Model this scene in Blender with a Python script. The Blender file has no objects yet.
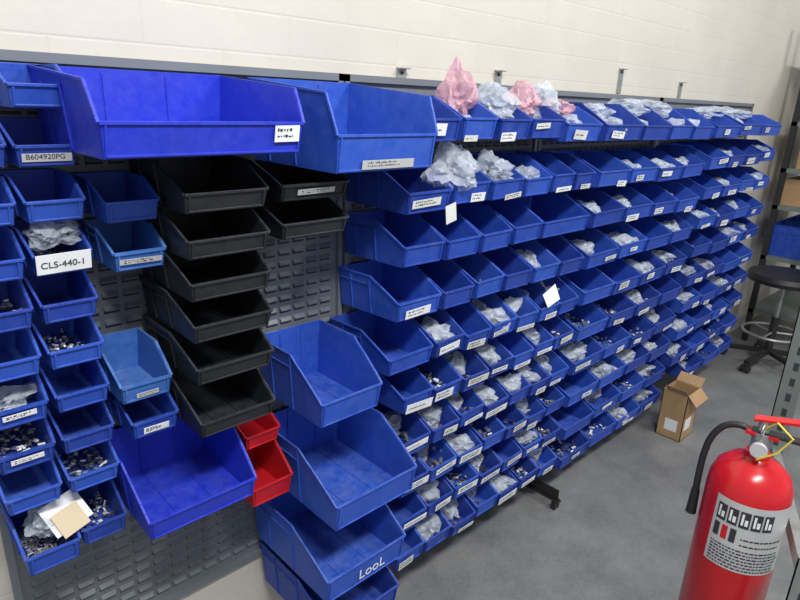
import bpy, bmesh, math, random
from mathutils import Vector, Matrix, noise
random.seed(7)
S=bpy.context.scene
col=S.collection
try: S.view_settings.view_transform='Standard'
except Exception: pass

# ---------------- materials ----------------
def mat(name,c,rough=.5,metal=0,alpha=1,noise_amt=0,nscale=20,bump=0,bscale=60,spec=.5,dust=0):
    m=bpy.data.materials.new(name);m.use_nodes=True
    nt=m.node_tree;b=nt.nodes['Principled BSDF']
    b.inputs['Base Color'].default_value=(*c,1);b.inputs['Roughness'].default_value=rough
    b.inputs['Metallic'].default_value=metal;b.inputs['Alpha'].default_value=alpha
    b.inputs['Specular IOR Level'].default_value=spec
    tc=nt.nodes.new('ShaderNodeTexCoord');last=None
    if noise_amt>0:
        n=nt.nodes.new('ShaderNodeTexNoise');n.inputs['Scale'].default_value=nscale;n.inputs['Detail'].default_value=5
        nt.links.new(tc.outputs['Object'],n.inputs['Vector'])
        r=nt.nodes.new('ShaderNodeValToRGB')
        lo=tuple(max(0,x*(1-noise_amt)) for x in c);hi=tuple(min(1,x*(1+noise_amt)) for x in c)
        r.color_ramp.elements[0].position=.3;r.color_ramp.elements[1].position=.7
        r.color_ramp.elements[0].color=(*lo,1);r.color_ramp.elements[1].color=(*hi,1)
        nt.links.new(n.outputs['Fac'],r.inputs['Fac']);last=r.outputs['Color']
        if dust>0:
            n3=nt.nodes.new('ShaderNodeTexNoise');n3.inputs['Scale'].default_value=24;n3.inputs['Detail'].default_value=10;n3.inputs['Roughness'].default_value=.8
            nt.links.new(tc.outputs['Object'],n3.inputs['Vector'])
            g=nt.nodes.new('ShaderNodeNewGeometry');sp=nt.nodes.new('ShaderNodeSeparateXYZ');nt.links.new(g.outputs['Normal'],sp.inputs[0])
            mr=nt.nodes.new('ShaderNodeMapRange');mr.inputs['From Min'].default_value=.2;mr.inputs['From Max'].default_value=1;mr.inputs['To Min'].default_value=.4;mr.inputs['To Max'].default_value=1
            nt.links.new(sp.outputs['Z'],mr.inputs['Value'])
            r3=nt.nodes.new('ShaderNodeMapRange');r3.inputs['From Min'].default_value=.36;r3.inputs['From Max'].default_value=.78;r3.inputs['To Min'].default_value=0;r3.inputs['To Max'].default_value=dust
            nt.links.new(n3.outputs['Fac'],r3.inputs['Value'])
            mu=nt.nodes.new('ShaderNodeMath');mu.operation='MULTIPLY';nt.links.new(mr.outputs[0],mu.inputs[0]);nt.links.new(r3.outputs[0],mu.inputs[1])
            mx=nt.nodes.new('ShaderNodeMixRGB');nt.links.new(mu.outputs[0],mx.inputs[0]);nt.links.new(last,mx.inputs[1]);mx.inputs[2].default_value=(.34,.42,.6,1)
            last=mx.outputs[0]
            ra=nt.nodes.new('ShaderNodeMapRange');ra.inputs['From Min'].default_value=.35;ra.inputs['From Max'].default_value=.7;ra.inputs['To Min'].default_value=rough-.08;ra.inputs['To Max'].default_value=rough+.2
            nt.links.new(n3.outputs['Fac'],ra.inputs['Value']);nt.links.new(ra.outputs[0],b.inputs['Roughness'])
        nt.links.new(last,b.inputs['Base Color'])
    if bump>0:
        n2=nt.nodes.new('ShaderNodeTexNoise');n2.inputs['Scale'].default_value=bscale;n2.inputs['Detail'].default_value=4
        nt.links.new(tc.outputs['Object'],n2.inputs['Vector'])
        bp=nt.nodes.new('ShaderNodeBump');bp.inputs['Strength'].default_value=bump;bp.inputs['Distance'].default_value=.01
        nt.links.new(n2.outputs['Fac'],bp.inputs['Height']);nt.links.new(bp.outputs['Normal'],b.inputs['Normal'])
    return m
BLUE=[mat('blue_plastic_a',(.011,.060,.42),.42,noise_amt=.12,nscale=6,dust=.28,spec=.42),
      mat('blue_plastic_b',(.008,.043,.345),.44,noise_amt=.12,nscale=6,dust=.28,spec=.42),
      mat('blue_plastic_c',(.016,.078,.48),.44,noise_amt=.12,nscale=6,dust=.32,spec=.42)]
BLUEV=mat('blue_plastic_deep',(.012,.032,.52),.40,noise_amt=.08,nscale=5,dust=.16)
BLUEL=mat('blue_plastic_faded',(.025,.13,.46),.48,noise_amt=.12,nscale=6,dust=.5)
BLACK=mat('black_plastic',(.014,.015,.017),.42,noise_amt=.15,dust=.1)
RED=mat('red_plastic',(.52,.012,.02),.4,noise_amt=.1)
WHITE=mat('label_paper',(.80,.83,.86),.7,noise_amt=.06)
OFFW=mat('label_paper_aged',(.66,.68,.66),.75,noise_amt=.08)
INK=mat('label_ink',(.03,.03,.04),.7)
STEEL=mat('zinc_parts',(.45,.46,.47),.38,metal=.6,noise_amt=.3,nscale=40)
DARKP=mat('dark_parts',(.06,.065,.07),.5,metal=.3,noise_amt=.3,nscale=40)
BRASS=mat('brown_parts',(.25,.17,.10),.5,metal=.3,noise_amt=.3,nscale=40)
BAG=mat('clear_bag_plastic',(.74,.82,.92),.14,alpha=.40,bump=1.0,bscale=38)
PINK=mat('pink_bag_plastic',(.78,.46,.55),.2,alpha=.6,bump=1.0,bscale=38)
PANEL=mat('panel_grey_paint',(.17,.19,.215),.45,metal=.1,noise_amt=.08,nscale=4)
SLOT=mat('louver_gap',(.03,.033,.04),.7)
CARD=mat('cardboard',(.42,.27,.14),.8,noise_amt=.12,nscale=9)
GALV=mat('galvanised_steel',(.42,.44,.44),.4,metal=.7,noise_amt=.15,nscale=25)
POST=mat('grey_green_post_paint',(.20,.235,.225),.45,metal=.3,noise_amt=.12,nscale=12)
EXR=mat('extinguisher_red_enamel',(.56,.012,.02),.24,noise_amt=.05)
RUB=mat('black_rubber',(.018,.018,.02),.5)
SILV=mat('silver_label',(.62,.63,.64),.4,metal=.3,noise_amt=.05)
YEL=mat('yellow_tag',(.75,.58,.05),.5)
TAN=mat('manila_card',(.62,.52,.36),.8)

# ---------------- mesh builder ----------------
class MB:
    def __init__(s): s.v=[];s.f=[];s.m=[];s.mats=[]
    def mi(s,m):
        if m not in s.mats: s.mats.append(m)
        return s.mats.index(m)
    def add(s,vs,fs,m):
        o=len(s.v);k=s.mi(m);s.v+= [tuple(p) for p in vs]
        for f in fs: s.f.append(tuple(i+o for i in f));s.m.append(k)
    def append(s,other,M=None):
        M=M if M is not None else Matrix.Identity(4)
        o=len(s.v);s.v+=[tuple(M@Vector(p)) for p in other.v]
        idx=[s.mi(m) for m in other.mats]
        for f,k in zip(other.f,other.m): s.f.append(tuple(i+o for i in f));s.m.append(idx[k])
    def box(s,a,b,m):
        x0,y0,z0=a;x1,y1,z1=b
        s.add([(x0,y0,z0),(x1,y0,z0),(x1,y1,z0),(x0,y1,z0),(x0,y0,z1),(x1,y0,z1),(x1,y1,z1),(x0,y1,z1)],
              [(0,3,2,1),(4,5,6,7),(0,1,5,4),(1,2,6,5),(2,3,7,6),(3,0,4,7)],m)
    def plate(s,pts,off,m):
        n=len(pts);off=Vector(off)
        vs=[Vector(p) for p in pts]+[Vector(p)+off for p in pts]
        s.add(vs,[tuple(range(n)),tuple(range(2*n-1,n-1,-1))]+[(i,i+n,(i+1)%n+n,(i+1)%n) for i in range(n)],m)
    def beam(s,p,q,w,m,h=None):
        p=Vector(p);q=Vector(q);h=h or w;d=(q-p).normalized()
        up=Vector((0,0,1)) if abs(d.z)<.95 else Vector((0,1,0))
        a=d.cross(up).normalized()*w/2;b=a.cross(d).normalized()*h/2
        vs=[p-a-b,p+a-b,p+a+b,p-a+b,q-a-b,q+a-b,q+a+b,q-a+b]
        s.add(vs,[(0,3,2,1),(4,5,6,7),(0,1,5,4),(1,2,6,5),(2,3,7,6),(3,0,4,7)],m)
    def cyl(s,p,q,r,m,n=16,r2=None):
        p=Vector(p);q=Vector(q);d=(q-p).normalized();r2=r if r2 is None else r2
        up=Vector((0,0,1)) if abs(d.z)<.95 else Vector((0,1,0))
        a=d.cross(up).normalized();b=a.cross(d)
        vs=[p+(a*math.cos(2*math.pi*i/n)+b*math.sin(2*math.pi*i/n))*r for i in range(n)]+[q+(a*math.cos(2*math.pi*i/n)+b*math.sin(2*math.pi*i/n))*r2 for i in range(n)]
        s.add(vs,[tuple(range(n-1,-1,-1)),tuple(range(n,2*n))]+[(i,(i+1)%n,(i+1)%n+n,i+n) for i in range(n)],m)
    def lathe(s,c,prof,m,n=48):
        c=Vector(c);vs=[];fs=[]
        for r,z in prof:
            for i in range(n):
                a=2*math.pi*i/n;vs.append(c+Vector((r*math.cos(a),r*math.sin(a),z)))
        for k in range(len(prof)-1):
            for i in range(n):
                j=(i+1)%n;fs.append((k*n+i,k*n+j,(k+1)*n+j,(k+1)*n+i))
        s.add(vs,fs,m)
    def tube(s,pts,r,m,n=10):
        P=[Vector(p) for p in pts];vs=[];fs=[];ref=Vector((0,0,1))
        for i,p in enumerate(P):
            d=(P[min(i+1,len(P)-1)]-P[max(i-1,0)]).normalized()
            if abs(d.dot(ref))>.95: ref=Vector((1,0,0))
            a=d.cross(ref).normalized();b=a.cross(d).normalized();ref=b
            for k in range(n):
                t=2*math.pi*k/n;vs.append(p+(a*math.cos(t)+b*math.sin(t))*r)
        for i in range(len(P)-1):
            for k in range(n):
                j=(k+1)%n;fs.append((i*n+k,i*n+j,(i+1)*n+j,(i+1)*n+k))
        s.add(vs,fs,m)
    def obj(s,name,loc=(0,0,0),smooth=False,parent=None,bevel=0):
        me=bpy.data.meshes.new(name);me.from_pydata(s.v,[],s.f)
        for m in s.mats: me.materials.append(m)
        me.polygons.foreach_set('material_index',s.m)
        bm=bmesh.new();bm.from_mesh(me);bmesh.ops.recalc_face_normals(bm,faces=bm.faces);bm.to_mesh(me);bm.free()
        if smooth:
            me.polygons.foreach_set('use_smooth',[True]*len(me.polygons))
            try: me.set_sharp_from_angle(angle=math.radians(40))
            except Exception: pass
        me.update()
        o=bpy.data.objects.new(name,me);o.location=loc;col.objects.link(o)
        if parent: o.parent=parent
        if bevel:
            b=o.modifiers.new('bevel','BEVEL');b.width=bevel;b.segments=2;b.limit_method='ANGLE'
        return o

# ---------------- hopper-front bin ----------------
def bin_mb(w,D,h,lip,B,sh=.56,shz=1.0):
    """x 0..w, y 0 (back) .. -D (front), z 0..h ; sh = shoulder depth fraction, shz = shoulder height fraction"""
    t=.0028;m=MB();bi=min(.010,.06*w);lean=min(.012,.05*D);ys=-sh*D;hs=h*shz
    X0=lambda z: bi*(1-z/h)
    F=lambda z: -(D-lean*(1-z/lip))
    m.plate([(bi,0,0),(w-bi,0,0),(w-bi,F(0),0),(bi,F(0),0)],(0,0,t),B)
    m.plate([(bi,0,0),(w-bi,0,0),(w,0,h),(0,0,h)],(0,-t,0),B)
    m.plate([(bi,F(0),0),(w-bi,F(0),0),(w-X0(lip),-D,lip),(X0(lip),-D,lip)],(0,t,0),B)
    for sgn in (0,1):
        f=lambda z:(X0(z) if sgn==0 else w-X0(z))
        path=[(-D,lip)]
        for k in range(1,6):
            u=k/6;y=-D+(D+ys)*(u**1.1);z=lip+(hs-lip)*(u**1.05)
            if u>.7: z-= (hs-lip)*.02
            path.append((y,z))
        path.append((ys,hs))
        pts=[(f(0),0,0),(f(0),F(0),0)]+[(f(z),y,z) for y,z in path]+[(f(h),0,h)]
        m.plate(pts,((t if sgn==0 else -t),0,0),B)
        r=.0055
        P=[(f(z)+(-.001 if sgn==0 else .001),y,z) for y,z in path]+[(f(h),0,h)]
        for a,b in zip(P[:-1],P[1:]): m.beam(a,b,r,B)
        for yy in (-.22*D,-.54*D):
            s=-.0015 if sgn==0 else .0015
            zt=h-.006
            m.beam((f(.004)+s,yy,.004),(f(zt)+s,yy,min(zt,hs-.004)),.004,B)
        s=-.002 if sgn==0 else .002
        m.beam((f(h*.78)+s,-.03*D,h*.78),(f(h*.78)+s,-.54*D,h*.78),.004,B)
    m.beam((X0(lip),-D,lip),(w-X0(lip),-D,lip),.0075,B,.006)
    m.beam((0,0,h),(w,0,h),.006,B)
    m.beam((0,.004,h*.93),(w,.004,h*.93),.010,B,.012)
    m.beam((bi+.004,F(.004)-.002,.005),(w-bi-.004,F(.004)-.002,.005),.004,B)
    for xx in (bi+.006,w-bi-.006):
        m.beam((xx,F(.004)-.002,.004),(xx,F(lip-.004)-.002,lip-.004),.004,B)
    if w>.2:
        for xx in (w/3,2*w/3):
            m.beam((xx,-.004,.006),(xx,-.004,h-.006),.004,B)
            m.beam((xx,-.004,.004),(xx,F(0)+.006,.004),.004,B,.002)
    return m

def label_mb(w,h,lines=2,seed=0,ph=None):
    m=MB();r=random.Random(seed)
    m.box((0,-.0012,0),(w,0,h),ph or WHITE)
    for k in range(lines):
        z=h*(.66-.36*k) if lines>1 else h*.4
        x=w*.1
        while x<w*r.uniform(.6,.9):
            l=r.uniform(.002,.007)
            m.box((x,-.0016,z+r.uniform(-.001,.001)),(min(x+l,w*.9),-.0011,z+h*r.uniform(.08,.2)),INK);x+=l+r.uniform(.0015,.004)
    return m

def clutter_mb(w,D,n,z,mats,sz=.012,seed=0,y0=-.02):
    m=MB();r=random.Random(seed)
    for i in range(n):
        c=Vector((r.uniform(.014,w-.014),r.uniform(-D+.02,y0),z+r.uniform(0,sz*1.4)))
        d=Vector((r.uniform(-1,1),r.uniform(-1,1),r.uniform(-.35,.35))).normalized()
        L=sz*r.uniform(.5,1.3);k=r.choice(mats)
        if r.random()<.5: m.cyl(c-d*L/2,c+d*L/2,sz*.22,k,7)
        else: m.beam(c-d*L/2,c+d*L/2,sz*.7,k,sz*.3)
    return m

def bag_mb(sx,sy,sz,m_,seed=0,sub=4,peak=0):
    bm=bmesh.new();bmesh.ops.create_icosphere(bm,subdivisions=sub,radius=1)
    o=Vector((seed*3.1,seed*1.7,seed*.9))
    for v in bm.verts:
        p=v.co.copy();d=noise.noise(p*1.3+o)*.55+(.3-abs(noise.noise(p*2.6+o)))*.5+(.2-abs(noise.noise(p*6+o)))*.22
        q=p*(.78+d)
        if peak and p.z>.2: q.z+=peak*(p.z-.2)**1.5;q.x*=1-.5*(p.z-.2);q.y*=1-.5*(p.z-.2)
        v.co=Vector((q.x*sx,q.y*sy,q.z*sz))
    m=MB();bm.verts.index_update();m.add([v.co for v in bm.verts],[tuple(v.index for v in f.verts) for f in bm.faces],m_);bm.free()
    # the parts inside the bag
    r=random.Random(seed)
    for i in range(14):
        c=Vector((r.uniform(-.45,.45)*sx,r.uniform(-.45,.45)*sy,r.uniform(-.45,.1)*sz))
        d=Vector((r.uniform(-1,1),r.uniform(-1,1),r.uniform(-.4,.4))).normalized()*.008
        m.beam(c-d,c+d,.007,r.choice((STEEL,DARKP,WHITE)),.004)
    return m

def T(x,y,z,rx=0,ry=0,rz=0):
    return Matrix.Translation((x,y,z))@Matrix.Rotation(rz,4,'Z')@Matrix.Rotation(ry,4,'Y')@Matrix.Rotation(rx,4,'X')

PY=-.016

def text(body,size,par,x,y,z,rx,mt=INK,name='label_text'):
    c=bpy.data.curves.new(name,'FONT');c.body=body;c.size=size;c.extrude=.0004;c.materials.append(mt)
    o=bpy.data.objects.new(name,c);col.objects.link(o);o.parent=par;o.location=(x,y,z);o.rotation_euler=(math.pi/2+rx,0,0)
    return o

smallbags=[bag_mb(.040,.06,.026,BAG,30+s,3) for s in range(4)]
def put_bin(name,x,z,w,D,h,lip,B,label=None,lw=None,lh=None,content=None,seed=0,lift=0,txt=None,tsize=.014,rz=0,lx=None,sh=.56,shz=1.0):
    m=bin_mb(w,D,h,lip,B,sh,shz)
    lean=min(.012,.05*D);a=math.atan(lean/lip)
    lx_=0
    if label:
        lw=lw or w*.8;lh=lh or lip*.7;lx_=(w-lw)/2 if lx is None else lx
        m.append(label_mb(lw,lh,0 if txt else 2,seed,label),T(lx_,-D+lean-.005-math.sin(a)*(.004+lift),.004+lift,a,(seed%3-1)*.015))
    if content=='parts': m.append(clutter_mb(w,D,70,.008,[STEEL,DARKP,STEEL,WHITE],.012,seed))
    if content=='fines': m.append(clutter_mb(w,D,260,.006,[STEEL],.010,seed))
    if content=='bags':
        m.append(smallbags[seed%4],T(w/2,-D*.58,.034,0,0,seed*1.3));m.append(clutter_mb(w,D,25,.006,[DARKP,STEEL],.011,seed))
    o=m.obj(name,(x,PY-.01,z),bevel=.0012 if content!='bags' else 0)
    o.rotation_euler.z=rz
    if txt:
        text(txt,tsize,o,lx_+lw*.07,-D+lean-.0072-math.sin(a)*(lh*.35+lift),.004+lift+lh*.3,a)
    return o

# ---------------- room ----------------
def wallmat():
    m=bpy.data.materials.new('painted_block_wall');m.use_nodes=True;nt=m.node_tree;b=nt.nodes['Principled BSDF']
    tc=nt.nodes.new('ShaderNodeTexCoord');mp=nt.nodes.new('ShaderNodeMapping')
    mp.inputs['Rotation'].default_value=(math.pi/2,0,0)
    nt.links.new(tc.outputs['Object'],mp.inputs['Vector'])
    br=nt.nodes.new('ShaderNodeTexBrick');br.inputs['Scale'].default_value=1
    br.inputs['Brick Width'].default_value=.4;br.inputs['Row Height'].default_value=.1
    br.inputs['Mortar Size'].default_value=.005;br.inputs['Mortar Smooth'].default_value=1
    br.inputs['Color1'].default_value=(.70,.67,.60,1);br.inputs['Color2'].default_value=(.69,.66,.59,1);br.inputs['Mortar'].default_value=(.675,.645,.58,1)
    nt.links.new(mp.outputs['Vector'],br.inputs['Vector'])
    n0=nt.nodes.new('ShaderNodeTexNoise');n0.inputs['Scale'].default_value=1.6;n0.inputs['Detail'].default_value=9;n0.inputs['Roughness'].default_value=.7
    nt.links.new(tc.outputs['Object'],n0.inputs['Vector'])
    mx=nt.nodes.new('ShaderNodeMixRGB');mx.blend_type='MULTIPLY';mx.inputs[0].default_value=.3
    nt.links.new(br.outputs['Color'],mx.inputs[1]);nt.links.new(n0.outputs['Fac'],mx.inputs[2])
    nt.links.new(mx.outputs[0],b.inputs['Base Color']);b.inputs['Roughness'].default_value=.5
    n=nt.nodes.new('ShaderNodeTexNoise');n.inputs['Scale'].default_value=60;nt.links.new(tc.outputs['Object'],n.inputs['Vector'])
    ad=nt.nodes.new('ShaderNodeMath');ad.operation='MULTIPLY_ADD';ad.inputs[1].default_value=-.45
    nt.links.new(br.outputs['Fac'],ad.inputs[0])
    mm=nt.nodes.new('ShaderNodeMath');mm.operation='MULTIPLY';mm.inputs[1].default_value=.35
    nt.links.new(n.outputs['Fac'],mm.inputs[0]);nt.links.new(mm.outputs[0],ad.inputs[2])
    bp=nt.nodes.new('ShaderNodeBump');bp.inputs['Strength'].default_value=.25;bp.inputs['Distance'].default_value=.005
    nt.links.new(ad.outputs[0],bp.inputs['Height']);nt.links.new(bp.outputs['Normal'],b.inputs['Normal'])
    return m
def floormat():
    m=bpy.data.materials.new('sealed_concrete');m.use_nodes=True;nt=m.node_tree;b=nt.nodes['Principled BSDF']
    tc=nt.nodes.new('ShaderNodeTexCoord')
    n1=nt.nodes.new('ShaderNodeTexNoise');n1.inputs['Scale'].default_value=2.6;n1.inputs['Detail'].default_value=10;n1.inputs['Roughness'].default_value=.75
    n2=nt.nodes.new('ShaderNodeTexNoise');n2.inputs['Scale'].default_value=70;n2.inputs['Detail'].default_value=4
    for n in (n1,n2): nt.links.new(tc.outputs['Object'],n.inputs['Vector'])
    mx=nt.nodes.new('ShaderNodeMixRGB');mx.inputs['Fac'].default_value=.22
    nt.links.new(n1.outputs['Fac'],mx.inputs[1]);nt.links.new(n2.outputs['Fac'],mx.inputs[2])
    r=nt.nodes.new('ShaderNodeValToRGB');e=r.color_ramp.elements
    e[0].position=.36;e[0].color=(.135,.14,.145,1);e[1].position=.64;e[1].color=(.25,.255,.255,1)
    nt.links.new(mx.outputs[0],r.inputs['Fac']);nt.links.new(r.outputs['Color'],b.inputs['Base Color'])
    b.inputs['Roughness'].default_value=.42
    bp=nt.nodes.new('ShaderNodeBump');bp.inputs['Strength'].default_value=.08;nt.links.new(n2.outputs['Fac'],bp.inputs['Height']);nt.links.new(bp.outputs['Normal'],b.inputs['Normal'])
    return m
WM=wallmat();FM=floormat()
m=MB();m.box((-2,0,0),(9,.15,4.2),WM);m.obj('wall_back')
m=MB();m.box((9,-6,0),(9.15,.15,4.2),WM);m.obj('wall_right')
m=MB();m.box((-2,-6,-.1),(9.15,.15,0),FM);m.obj('floor')

# ---------------- louvered panels ----------------
def panel(name,x0,x1,z0,z1):
    m=MB();m.box((x0,-.006,z0),(x1,-.002,z1),PANEL)
    for a,b in (((x0,z0),(x1,z0+.02)),((x0,z1-.02),(x1,z1)),((x0,z0),(x0+.016,z1)),((x1-.016,z0),(x1,z1))):
        m.box((a[0],-.020,a[1]),(b[0],-.004,b[1]),PANEL)
    px=.050;nx=int((x1-x0-.06)/px);sx=(x1-x0-nx*px)/2
    pz=.036;nz=int((z1-z0-.08)/pz)
    for j in range(nz):
        z=z0+.05+j*pz
        for i in range(nx):
            x=x0+sx+i*px+.005;w=.040
            vs=[(x,-.006,z+.014),(x+w,-.006,z+.014),(x+w-.002,-.014,z+.004),(x+.002,-.014,z+.004),(x+.002,-.013,z),(x+w-.002,-.013,z),(x,-.006,z),(x+w,-.006,z)]
            m.add(vs,[(0,1,2,3),(3,2,5,4),(0,3,4,6),(1,7,5,2)],PANEL)
            m.box((x+.001,-.0068,z-.007),(x+w-.001,-.006,z+.002),SLOT)
    return m.obj(name)
panel('louvered_panel',.15,1.17,.33,1.865)
panel('louvered_panel',1.18,2.20,.12,1.865)
panel('louvered_panel',2.21,3.30,.12,1.86)
panel('louvered_panel',3.31,4.75,.12,1.86)
# short black angle bracket low under the rows
m=MB();lg=2.215
m.box((lg-.012,-.030,0),(lg+.012,-.022,.20),RUB);m.box((lg-.003,-.33,.045),(lg+.003,-.022,.10),RUB);m.box((lg-.014,-.34,.04),(lg+.014,-.022,.046),RUB)
m.box((lg-.02,-.33,0),(lg+.02,-.31,.045),RUB)
m.obj('floor_support_bracket')

# ---------------- left panel bins ----------------
N='blue_storage_bin'
zr=[1.76,1.655,1.55,1.445,1.345,1.245,1.145,1.045,.945]
for i,z in enumerate(zr):
    x=.265 if i not in(1,) else .262
    if i==3:
        put_bin(N,x,z,.108,.187,.078,.04,BLUE[0],WHITE,.10,.042,'parts',seed=i,txt='CLS-440-1',tsize=.019)
    elif i==1:
        put_bin(N,x,z,.108,.187,.078,.038,BLUE[1],SILV,.085,.016,None,seed=i,txt='B604920PG',tsize=.014,lift=.006)
    else:
        put_bin(N,x,z,.108,.187,.078,.04,BLUE[i%3],None,content={5:'parts',8:'parts'}.get(i),seed=i)
for i,z in enumerate(zr[1:]):
    put_bin(N,.145,z,.108,.187,.078,.04,BLUE[(i+1)%3],WHITE if i in(5,6) else None,lw=.06,lh=.012,lift=.016,seed=40+i,content={6:'parts',3:'parts',5:'bags'}.get(i))
put_bin(N,.158,.79,.112,.20,.10,.05,BLUE[0],content='fines',seed=61)
put_bin(N,.275,.80,.100,.187,.085,.045,BLUE[1],content='parts',seed=62)
put_bin(N,.405,1.535,.115,.187,.08,.042,BLUE[2])
put_bin(N,.410,1.43,.115,.187,.08,.04,BLUEL,SILV,.09,.012,lift=.012,seed=5)
put_bin(N,.390,1.125,.12,.195,.10,.044,BLUEL,SILV,.05,.012,lift=.006,seed=6)
put_bin(N,.408,1.025,.112,.187,.08,.042,BLUE[0],WHITE,.06,.018,lift=.006,seed=8,txt='B3Mm',tsize=.014)
for z in (1.555,1.455,1.36,1.262,1.158,1.02):
    put_bin('black_storage_bin',.529,z,.208,.277,.098 if z>1.1 else .11,.042,BLACK)
for z in (1.56,1.468):
    put_bin('black_storage_bin',.768,z,.208,.27,.085,.038,BLACK,SILV if z>1.5 else None,.11,.014,lift=.01,seed=3)
put_bin(N,.350,1.682,.425,.365,.155,.062,BLUEV,WHITE,.060,.034,lift=.020,seed=9,lx=.348,sh=.90,shz=.84)
put_bin(N,.852,1.632,.335,.37,.205,.085,BLUE[2],SILV,.17,.022,lift=.002,seed=10,sh=.90,shz=.86)
put_bin(N,.385,.81,.285,.285,.155,.055,BLUEV)
put_bin('red_storage_bin',.692,.878,.110,.187,.078,.042,RED)
put_bin('red_storage_bin',.688,.71,.135,.215,.125,.06,RED)
put_bin(N,.85,.94,.225,.31,.178,.075,BLUE[2])
put_bin(N,.84,.655,.315,.39,.19,.085,BLUE[2])
o=put_bin(N,.81,.42,.31,.39,.18,.085,BLUE[2])
text('LooL',.05,o,.12,-.385,.022,.1,WHITE)
put_bin(N,.83,.225,.28,.38,.16,.085,BLUE[1])

b=bag_mb(.05,.06,.03,BAG,3);b.obj('clear_parts_bag',(.32,-.15,1.52),smooth=True)
b=bag_mb(.045,.06,.035,BAG,5);b.obj('clear_parts_bag',(.215,-.15,.865),smooth=True)
m=MB();m.plate([(0,0,0),(.085,0,0),(.085,.07,.03),(0,.07,.03)],(0,0,.001),WHITE);m.plate([(.01,-.012,.0),(.07,-.012,0),(.07,.04,.026),(.01,.04,.026)],(0,0,.001),TAN)
o=m.obj('paper_tag',(.225,-.225,.862));o.rotation_euler=(.35,-.15,.25)

# ---------------- dense rows ----------------
cache={}
def tb(w,D,h,lip,B):
    k=(round(w,3),D,h,lip,B.name)
    if k not in cache: cache[k]=bin_mb(w,D,h,lip,B)
    return cache[k]
bags=[bag_mb(.055,.085,.045,BAG,s,3) for s in range(6)]
def row(mb,xs,z,D,h,lip,plab,pcont,r,gap=.006):
    for i,(a,b_) in enumerate(zip(xs[:-1],xs[1:])):
        w=b_-a-gap;B=r.choice(BLUE);dz=r.uniform(-.007,.006);y=PY-.010-r.uniform(0,.004)
        M=T(a+gap/2,y,z+dz,r.uniform(-.04,.012),r.uniform(-.016,.016),0);mb.append(tb(w,D,h,lip,B),M)
        lean=min(.012,.05*D);al=math.atan(lean/lip)
        if r.random()<plab:
            lw=min(w*.9,r.uniform(.06,.125));lh=r.choice((.018,.024,.028,.034));lift=r.uniform(-.006,max(.001,lip-.03))
            mb.append(label_mb(lw,lh,r.choice((1,2,2)),r.random(),r.choice((WHITE,WHITE,OFFW))),M@T((w-lw)*r.uniform(.1,.9),-D+lean-.0065-math.sin(al)*lift,lift,al,r.uniform(-.06,.06)))
        q=r.random()
        if q<pcont*.75:
            for _ in range(r.choice((1,2,2)) if w<.2 else 3):
                bg=r.choice(bags);s=min(1,w/.13)
                mb.append(bg,M@T(w/2+r.uniform(-.25,.25)*max(0,w-.1),-D*r.uniform(.4,.76),.048,0,r.uniform(-.2,.2),r.uniform(0,3))@Matrix.Diagonal((s,s,1,1)))
            mb.append(clutter_mb(w,D,30,.012,[STEEL,DARKP,BRASS],.016,r.random()),M)
        elif q<pcont: mb.append(clutter_mb(w,D,80,.010,[STEEL,DARKP,STEEL,WHITE],.016,r.random()),M)
r=random.Random(11)
mb=MB()
row(mb,[1.22,1.385,1.555,1.735,1.945,2.20],1.685,.277,.12,.062,.9,.9,r)
row(mb,[1.17,1.365,1.55,1.73,1.90,2.05,2.20],1.495,.277,.12,.06,.7,.9,r)
row(mb,[1.165,1.350,1.52,1.69,1.87,2.20],1.325,.277,.125,.06,.3,.2,r)
row(mb,[1.15,1.350,1.51,1.67,1.84,2.02,2.20],1.160,.277,.122,.058,.3,.3,r)
row(mb,[1.12,1.325,1.475,1.62,1.77,1.91,2.05,2.20],.995,.277,.122,.055,.75,.9,r)
for z in (.835,.675,.52,.37,.22):
    row(mb,[1.19,1.335,1.48,1.625,1.77,1.91,2.05,2.20],z,.277,.115,.055,.85,.92,r)
mb.obj('blue_storage_bin_rows')
mb=MB()
for k,z in enumerate([1.665,1.485,1.32,1.155,.99,.825,.66,.50,.34,.18]):
    if k==0: xs=[2.23,2.55,2.82,3.07,3.32]
    else: xs=[2.23,2.50,2.77,3.04,3.30]
    row(mb,xs,z,.277,.14 if k==0 else .12,.06,.65,.8,r)
mb.obj('blue_storage_bin_rows')
mb=MB()
for k,z in enumerate([1.67,1.505,1.345,1.18,1.02,.86,.70,.54,.38,.22]):
    xs=[3.36,3.72,4.08,4.44] if k==0 else [3.36,3.63,3.90,4.17,4.44]
    if k==9: xs=xs[1:]
    row(mb,xs,z,.277,.12,.06,.85,.75,r)
mb.obj('blue_storage_bin_rows')

def bag(x,y,z,sx,sy,sz,mt,seed,peak=0,rx=0): 
    o=bag_mb(sx,sy,sz,mt,seed,4,peak).obj('plastic_parts_bag',(x,y,z),smooth=True);o.rotation_euler.x=rx
bag(1.50,-.17,1.80,.05,.07,.07,PINK,11,1.3)
bag(1.66,-.18,1.79,.07,.10,.055,BAG,12,.9)
bag(1.83,-.16,1.79,.08,.10,.06,PINK,13,.7)
bag(1.98,-.15,1.79,.10,.09,.06,BAG,14,.9)
bag(2.11,-.15,1.78,.07,.08,.05,PINK,15)
bag(2.38,-.14,1.78,.10,.09,.04,BAG,36)
bag(2.68,-.14,1.80,.12,.09,.04,BAG,16);bag(2.93,-.14,1.80,.13,.09,.045,BAG,26)
bag(3.52,-.14,1.79,.13,.09,.035,BAG,37);bag(3.85,-.14,1.79,.14,.09,.04,BAG,17);bag(4.08,-.14,1.79,.13,.09,.035,BAG,27)
bag(1.41,-.24,1.60,.09,.09,.075,BAG,18,.4)
bag(1.60,-.25,1.585,.06,.08,.06,BAG,19)
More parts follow.
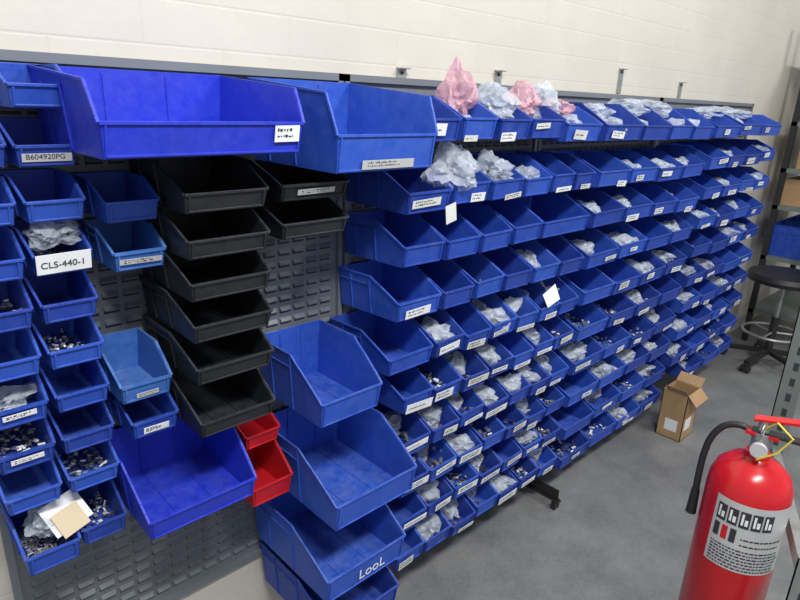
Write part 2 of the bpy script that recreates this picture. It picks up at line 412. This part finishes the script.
m=MB();m.plate([(0,0,0),(.045,0,.010),(.037,0,.065),(-.008,0,.055)],(0,-.001,0),OFFW);m.obj('paper_tag',(1.33,-.315,1.45))
m=MB();m.plate([(0,0,0),(.08,0,.02),(.065,.02,.08),(-.015,.02,.05)],(0,-.001,0),WHITE);m.obj('paper_tag',(1.95,-.315,1.055))

for x,hh in ((1.42,.03),(1.92,.05),(2.86,.11),(3.55,.08)):
    m=MB();m.box((-.02,-.004,0),(.02,0,hh),GALV);m.box((-.02,-.025,hh-.004),(.02,0,hh),GALV);m.cyl((0,-.008,hh-.015),(0,-.003,hh-.015),.005,INK,8)
    m.obj('mounting_bracket',(x,-.001,1.866))

# ---------------- cardboard box on floor ----------------
m=MB();w,d_,h=.17,.14,.29;t=.004
m.box((0,0,0),(w,d_,t),CARD);m.box((0,0,0),(w,t,h),CARD);m.box((0,d_-t,0),(w,d_,h),CARD);m.box((0,0,0),(t,d_,h),CARD);m.box((w-t,0,0),(w,d_,h),CARD)
m.plate([(0,0,h),(0,d_-.02,h),(-.04,d_-.02,h+.04),(-.04,0,h+.04)],(0,0,.004),CARD);m.plate([(0,0,h),(w,0,h),(w,-.05,h-.05),(0,-.05,h-.05)],(0,0,.004),CARD)
m.plate([(w,0,h),(w,d_,h),(w+.05,d_,h+.04),(w+.05,0,h+.04)],(0,0,.004),CARD)
m.box((.03,-.001,.06),(.11,0,.13),WHITE);m.box((-.001,.03,.05),(0,.10,.12),WHITE)
m.obj('cardboard_box',(3.27,-.465,0))

# ---------------- extinguisher ----------------
E=bpy.data.objects.new('fire_extinguisher',None);col.objects.link(E);E.location=(1.295,-1.243,.640)
R=.080
m=MB();m.lathe((0,0,0),[(0,0),(R*.9,0),(R,.012),(R,.40),(R*.97,.43),(R*.86,.455),(R*.62,.475),(R*.36,.485),(R*.3,.49),(R*.3,.50),(0,.50)],EXR)
m.obj('cylinder_body',smooth=True,parent=E)
def arc_band(mb,r,a0,a1,z0,z1,mt,n=18):
    vs=[];fs=[]
    for i in range(n+1):
        a=a0+(a1-a0)*i/n
        vs+=[(r*math.cos(a),r*math.sin(a),z0),(r*math.cos(a),r*math.sin(a),z1)]
    for i in range(n): fs.append((2*i,2*i+2,2*i+3,2*i+1))
    mb.add(vs,fs,mt)
ac=math.atan2(-.26,-1.275)+.30
rr=random.Random(4)
m=MB();arc_band(m,R+.0008,ac-.95,ac+1.05,.255,.415,SILV,24)
for k in range(5):
    a=ac-.86+k*.27
    arc_band(m,R+.0014,a,a+.23,.362,.400,INK,4)
    arc_band(m,R+.0018,a+.04,a+.09,.369,.395,WHITE,2);arc_band(m,R+.0018,a+.12,a+.19,.369,.383,WHITE,2)
for k in range(3): arc_band(m,R+.0014,ac-.86+k*.2,ac-.72+k*.2,.322,.354,EXR if k==1 else INK,3)
for row_ in range(9):
    z=.260+row_*.0075 if row_<7 else .320+(row_-7)*.014
    a=ac-.86 if row_<7 else ac-.2
    while a<ac+.8:
        l=rr.uniform(.03,.12);arc_band(m,R+.0014,a,a+l,z,z+.0035,INK,2);a+=l+.025
m.obj('instruction_label',parent=E)
m=MB()
dx,dy=math.cos(ac-.3),math.sin(ac-.3)
sx,sy=-dy,dx
if sx*.72-sy*.68>0: sx,sy=-sx,-sy
m.cyl((0,0,.49),(0,0,.545),.018,GALV,16)
m.cyl((0,0,.52),(dx*.035,dy*.035,.52),.012,GALV,12);m.cyl((dx*.033,dy*.033,.52),(dx*.042,dy*.042,.52),.016,SILV,20)
for z,l,dz in ((.545,.095,0),(.570,.11,.025)):
    m.beam((sx*.02,sy*.02,z),(-sx*l,-sy*l,z+dz),.024,EXR if z>.55 else RUB,.006)
m.beam((sx*.03,sy*.03,.541),(-sx*.03,-sy*.03,.541),.028,EXR,.008)
m.cyl((0,0,.54),(0,0,.572),.011,GALV,10)
m.tube([(dx*.02+.012*math.cos(a*.5),dy*.02,.556+.012*math.sin(a*.5)) for a in range(14)],.0018,GALV,6)
m.obj('valve_and_handles',parent=E,bevel=.001)
m=MB();pts=[]
ctrl=[(0,.525),(.035,.545),(.068,.535),(.088,.50),(.095,.455),(.096,.405),(.095,.36)]
for i in range(len(ctrl)-1):
    for k in range(5):
        u=k/5;P0=ctrl[max(i-1,0)];P1=ctrl[i];P2=ctrl[i+1];P3=ctrl[min(i+2,len(ctrl)-1)]
        f=lambda a,b,c,d:.5*((2*b)+(-a+c)*u+(2*a-5*b+4*c-d)*u*u+(-a+3*b-3*c+d)*u**3)
        l=f(P0[0],P1[0],P2[0],P3[0]);z=f(P0[1],P1[1],P2[1],P3[1]);pts.append((sx*l,sy*l,z))
m.tube(pts,.0070,RUB,12)
e=pts[-1];m.cyl(e,(e[0],e[1],e[2]-.06),.0085,RUB,14,.011)
m.obj('discharge_hose',parent=E,smooth=True)
m=MB();m.tube([(dx*.02,dy*.02,.56),(dx*.04-sx*.02,dy*.04-sy*.02,.59),(dx*.05-sx*.05,dy*.05-sy*.05,.57),(dx*.05-sx*.03,dy*.05-sy*.03,.53),(dx*.04,dy*.04,.50)],.002,YEL,6)
m.obj('inspection_tag_tie',parent=E)

# ---------------- slotted angle rack (near) ----------------
def slotted_post(mb,x,y,z0,z1,sx_,sy_,mt,w=.042):
    t=.003
    mb.box((min(x,x+sx_*w),min(y,y+sy_*t),z0),(max(x,x+sx_*w),max(y,y+sy_*t),z1),mt)
    mb.box((min(x,x+sx_*t),min(y,y+sy_*w),z0),(max(x,x+sx_*t),max(y,y+sy_*w),z1),mt)
    z=z0+.03
    while z<z1-.03:
        cx=x+sx_*w*.55
        mb.box((cx-.006,y-.0012 if sy_>0 else y-.0002,z),(cx+.006,y+.0002 if sy_>0 else y+.0012,z+.022),SLOT)
        cy=y+sy_*w*.55
        mb.box((x-.0012 if sx_>0 else x-.0002,cy-.006,z),(x+.0002 if sx_>0 else x+.0012,cy+.006,z+.022),SLOT)
        z+=.045
m=MB()
slotted_post(m,1.18,-1.370,0,1.02,1,-1,GALV)
slotted_post(m,1.78,-1.155,0,1.56,1,-1,POST,.05)
m.beam((1.20,-1.385,.5),(1.80,-1.18,.5),.03,POST,.04)
m.beam((1.20,-1.385,.98),(1.80,-1.18,.90),.02,GALV,.03)
m.box((1.18,-1.9,.46),(1.80,-1.42,.48),POST)
m.obj('slotted_steel_rack')
# ---------------- far shelving ----------------
m=MB()
for x,y in ((5.35,-.14),(6.35,-.14),(5.35,-.62),(6.35,-.62)):
    m.box((x-.02,y-.02,0),(x+.02,y+.02,2.45),RUB)
for z in (.25,.70,1.10,1.38,1.72,2.2):
    m.box((5.33,-.64,z),(6.37,-.12,z+.03),POST)
def cbox(m,x,y,z,w,d,h):
    m.box((x,y,z),(x+w,y+d,z+h),CARD);m.box((x+w*.42,y-.001,z),(x+w*.58,y+d+.001,z+h+.001),TAN)
for a in ((5.40,-.55,1.41,.4,.35,.24),(5.9,-.55,1.41,.35,.35,.2),(5.40,-.5,1.13,.4,.35,.2),(5.45,-.55,1.75,.3,.3,.2)): cbox(m,*a)
for xx in (5.385,5.70,6.02):
    m.append(bin_mb(.29,.58,.24,.13,BLUE[0]),T(xx,-.13,.732))
m.obj('storage_shelving')

# ---------------- drafting stool ----------------
m=MB();m.lathe((0,0,0),[(0,.64),(.20,.64),(.245,.655),(.255,.68),(.24,.71),(.12,.72),(0,.717)],RUB,32)
m.cyl((0,0,.10),(0,0,.38),.028,RUB,16);m.cyl((0,0,.36),(0,0,.64),.016,GALV,14);m.beam((-.1,0,.63),(.1,0,.63),.16,RUB,.02)
ring=[(.2*math.cos(a*math.pi/16),.2*math.sin(a*math.pi/16),.26) for a in range(33)];m.tube(ring,.010,GALV,8)
for k in range(3):
    a=k*2*math.pi/3;m.cyl((0,0,.26),(.2*math.cos(a),.2*math.sin(a),.26),.008,GALV,8)
for k in range(5):
    a=k*2*math.pi/5+.3;c,s_=math.cos(a),math.sin(a)
    m.beam((0,0,.11),(c*.29,s_*.29,.075),.04,RUB,.03);m.cyl((c*.29,s_*.29,.05),(c*.29,s_*.29,.08),.012,RUB,8)
    for q in(-1,1): m.cyl((c*.29-s_*.012*q,s_*.29+c*.012*q,.027),(c*.29-s_*.03*q,s_*.29+c*.03*q,.027),.027,RUB,14)
m.tube([(.05,.0,.63),(.24,.0,.64),(.29,0,.70),(.285,0,.88)],.014,RUB,8)
n=9
for k in range(n):
    a0=-.8+1.6*k/n;a1=-.8+1.6*(k+1)/n
    p=lambda a,r:(r*math.cos(a),r*math.sin(a))
    (x0,y0),(x1,y1)=p(a0,.29),p(a1,.29);(x2,y2),(x3,y3)=p(a1,.25),p(a0,.25)
    m.add([(x0,y0,.80),(x1,y1,.80),(x2,y2,.80),(x3,y3,.80),(x0,y0,1.0),(x1,y1,1.0),(x2,y2,1.0),(x3,y3,1.0)],[(0,3,2,1),(4,5,6,7),(0,1,5,4),(1,2,6,5),(2,3,7,6),(3,0,4,7)],RUB)
o=m.obj('drafting_stool',(4.92,-.42,0),smooth=True);o.rotation_euler.z=-1.1

# ---------------- lights ----------------
def area(name,loc,size,sy,e,c=(1,.98,.95),tgt=None):
    l=bpy.data.lights.new(name,'AREA');l.shape='RECTANGLE';l.size=size;l.size_y=sy;l.energy=e;l.color=c
    o=bpy.data.objects.new(name,l);o.location=loc;col.objects.link(o)
    if tgt: o.rotation_euler=(Vector(tgt)-Vector(loc)).to_track_quat('-Z','Y').to_euler()
area('shop_light_near',(.2,-2.2,3.6),1.2,.25,92,tgt=(.9,0,1.0))
area('shop_light_mid',(3.0,-2.4,3.9),1.2,.25,74,tgt=(2.8,0,1.0))
area('shop_light_far',(6.3,-2.4,3.9),1.2,.25,42,tgt=(6.0,0,1.0))
W=bpy.data.worlds.new('shop_ambient');S.world=W;W.use_nodes=True
W.node_tree.nodes['Background'].inputs[0].default_value=(.93,.96,1,1);W.node_tree.nodes['Background'].inputs[1].default_value=.48

# ---------------- camera ----------------
cd=bpy.data.cameras.new('camera');co=bpy.data.objects.new('camera',cd);col.objects.link(co)
r_=Vector((.7256,-.6872,.03686));u_=Vector((.1924,.2540,.9479));f_=Vector((.6607,.6807,-.3165))
M=Matrix((( r_.x,u_.x,-f_.x,0),(r_.y,u_.y,-f_.y,-1.5),(r_.z,u_.z,-f_.z,1.8),(0,0,0,1)))
co.matrix_world=M;cd.sensor_width=36;cd.lens=27.05;cd.clip_start=.05
S.camera=co
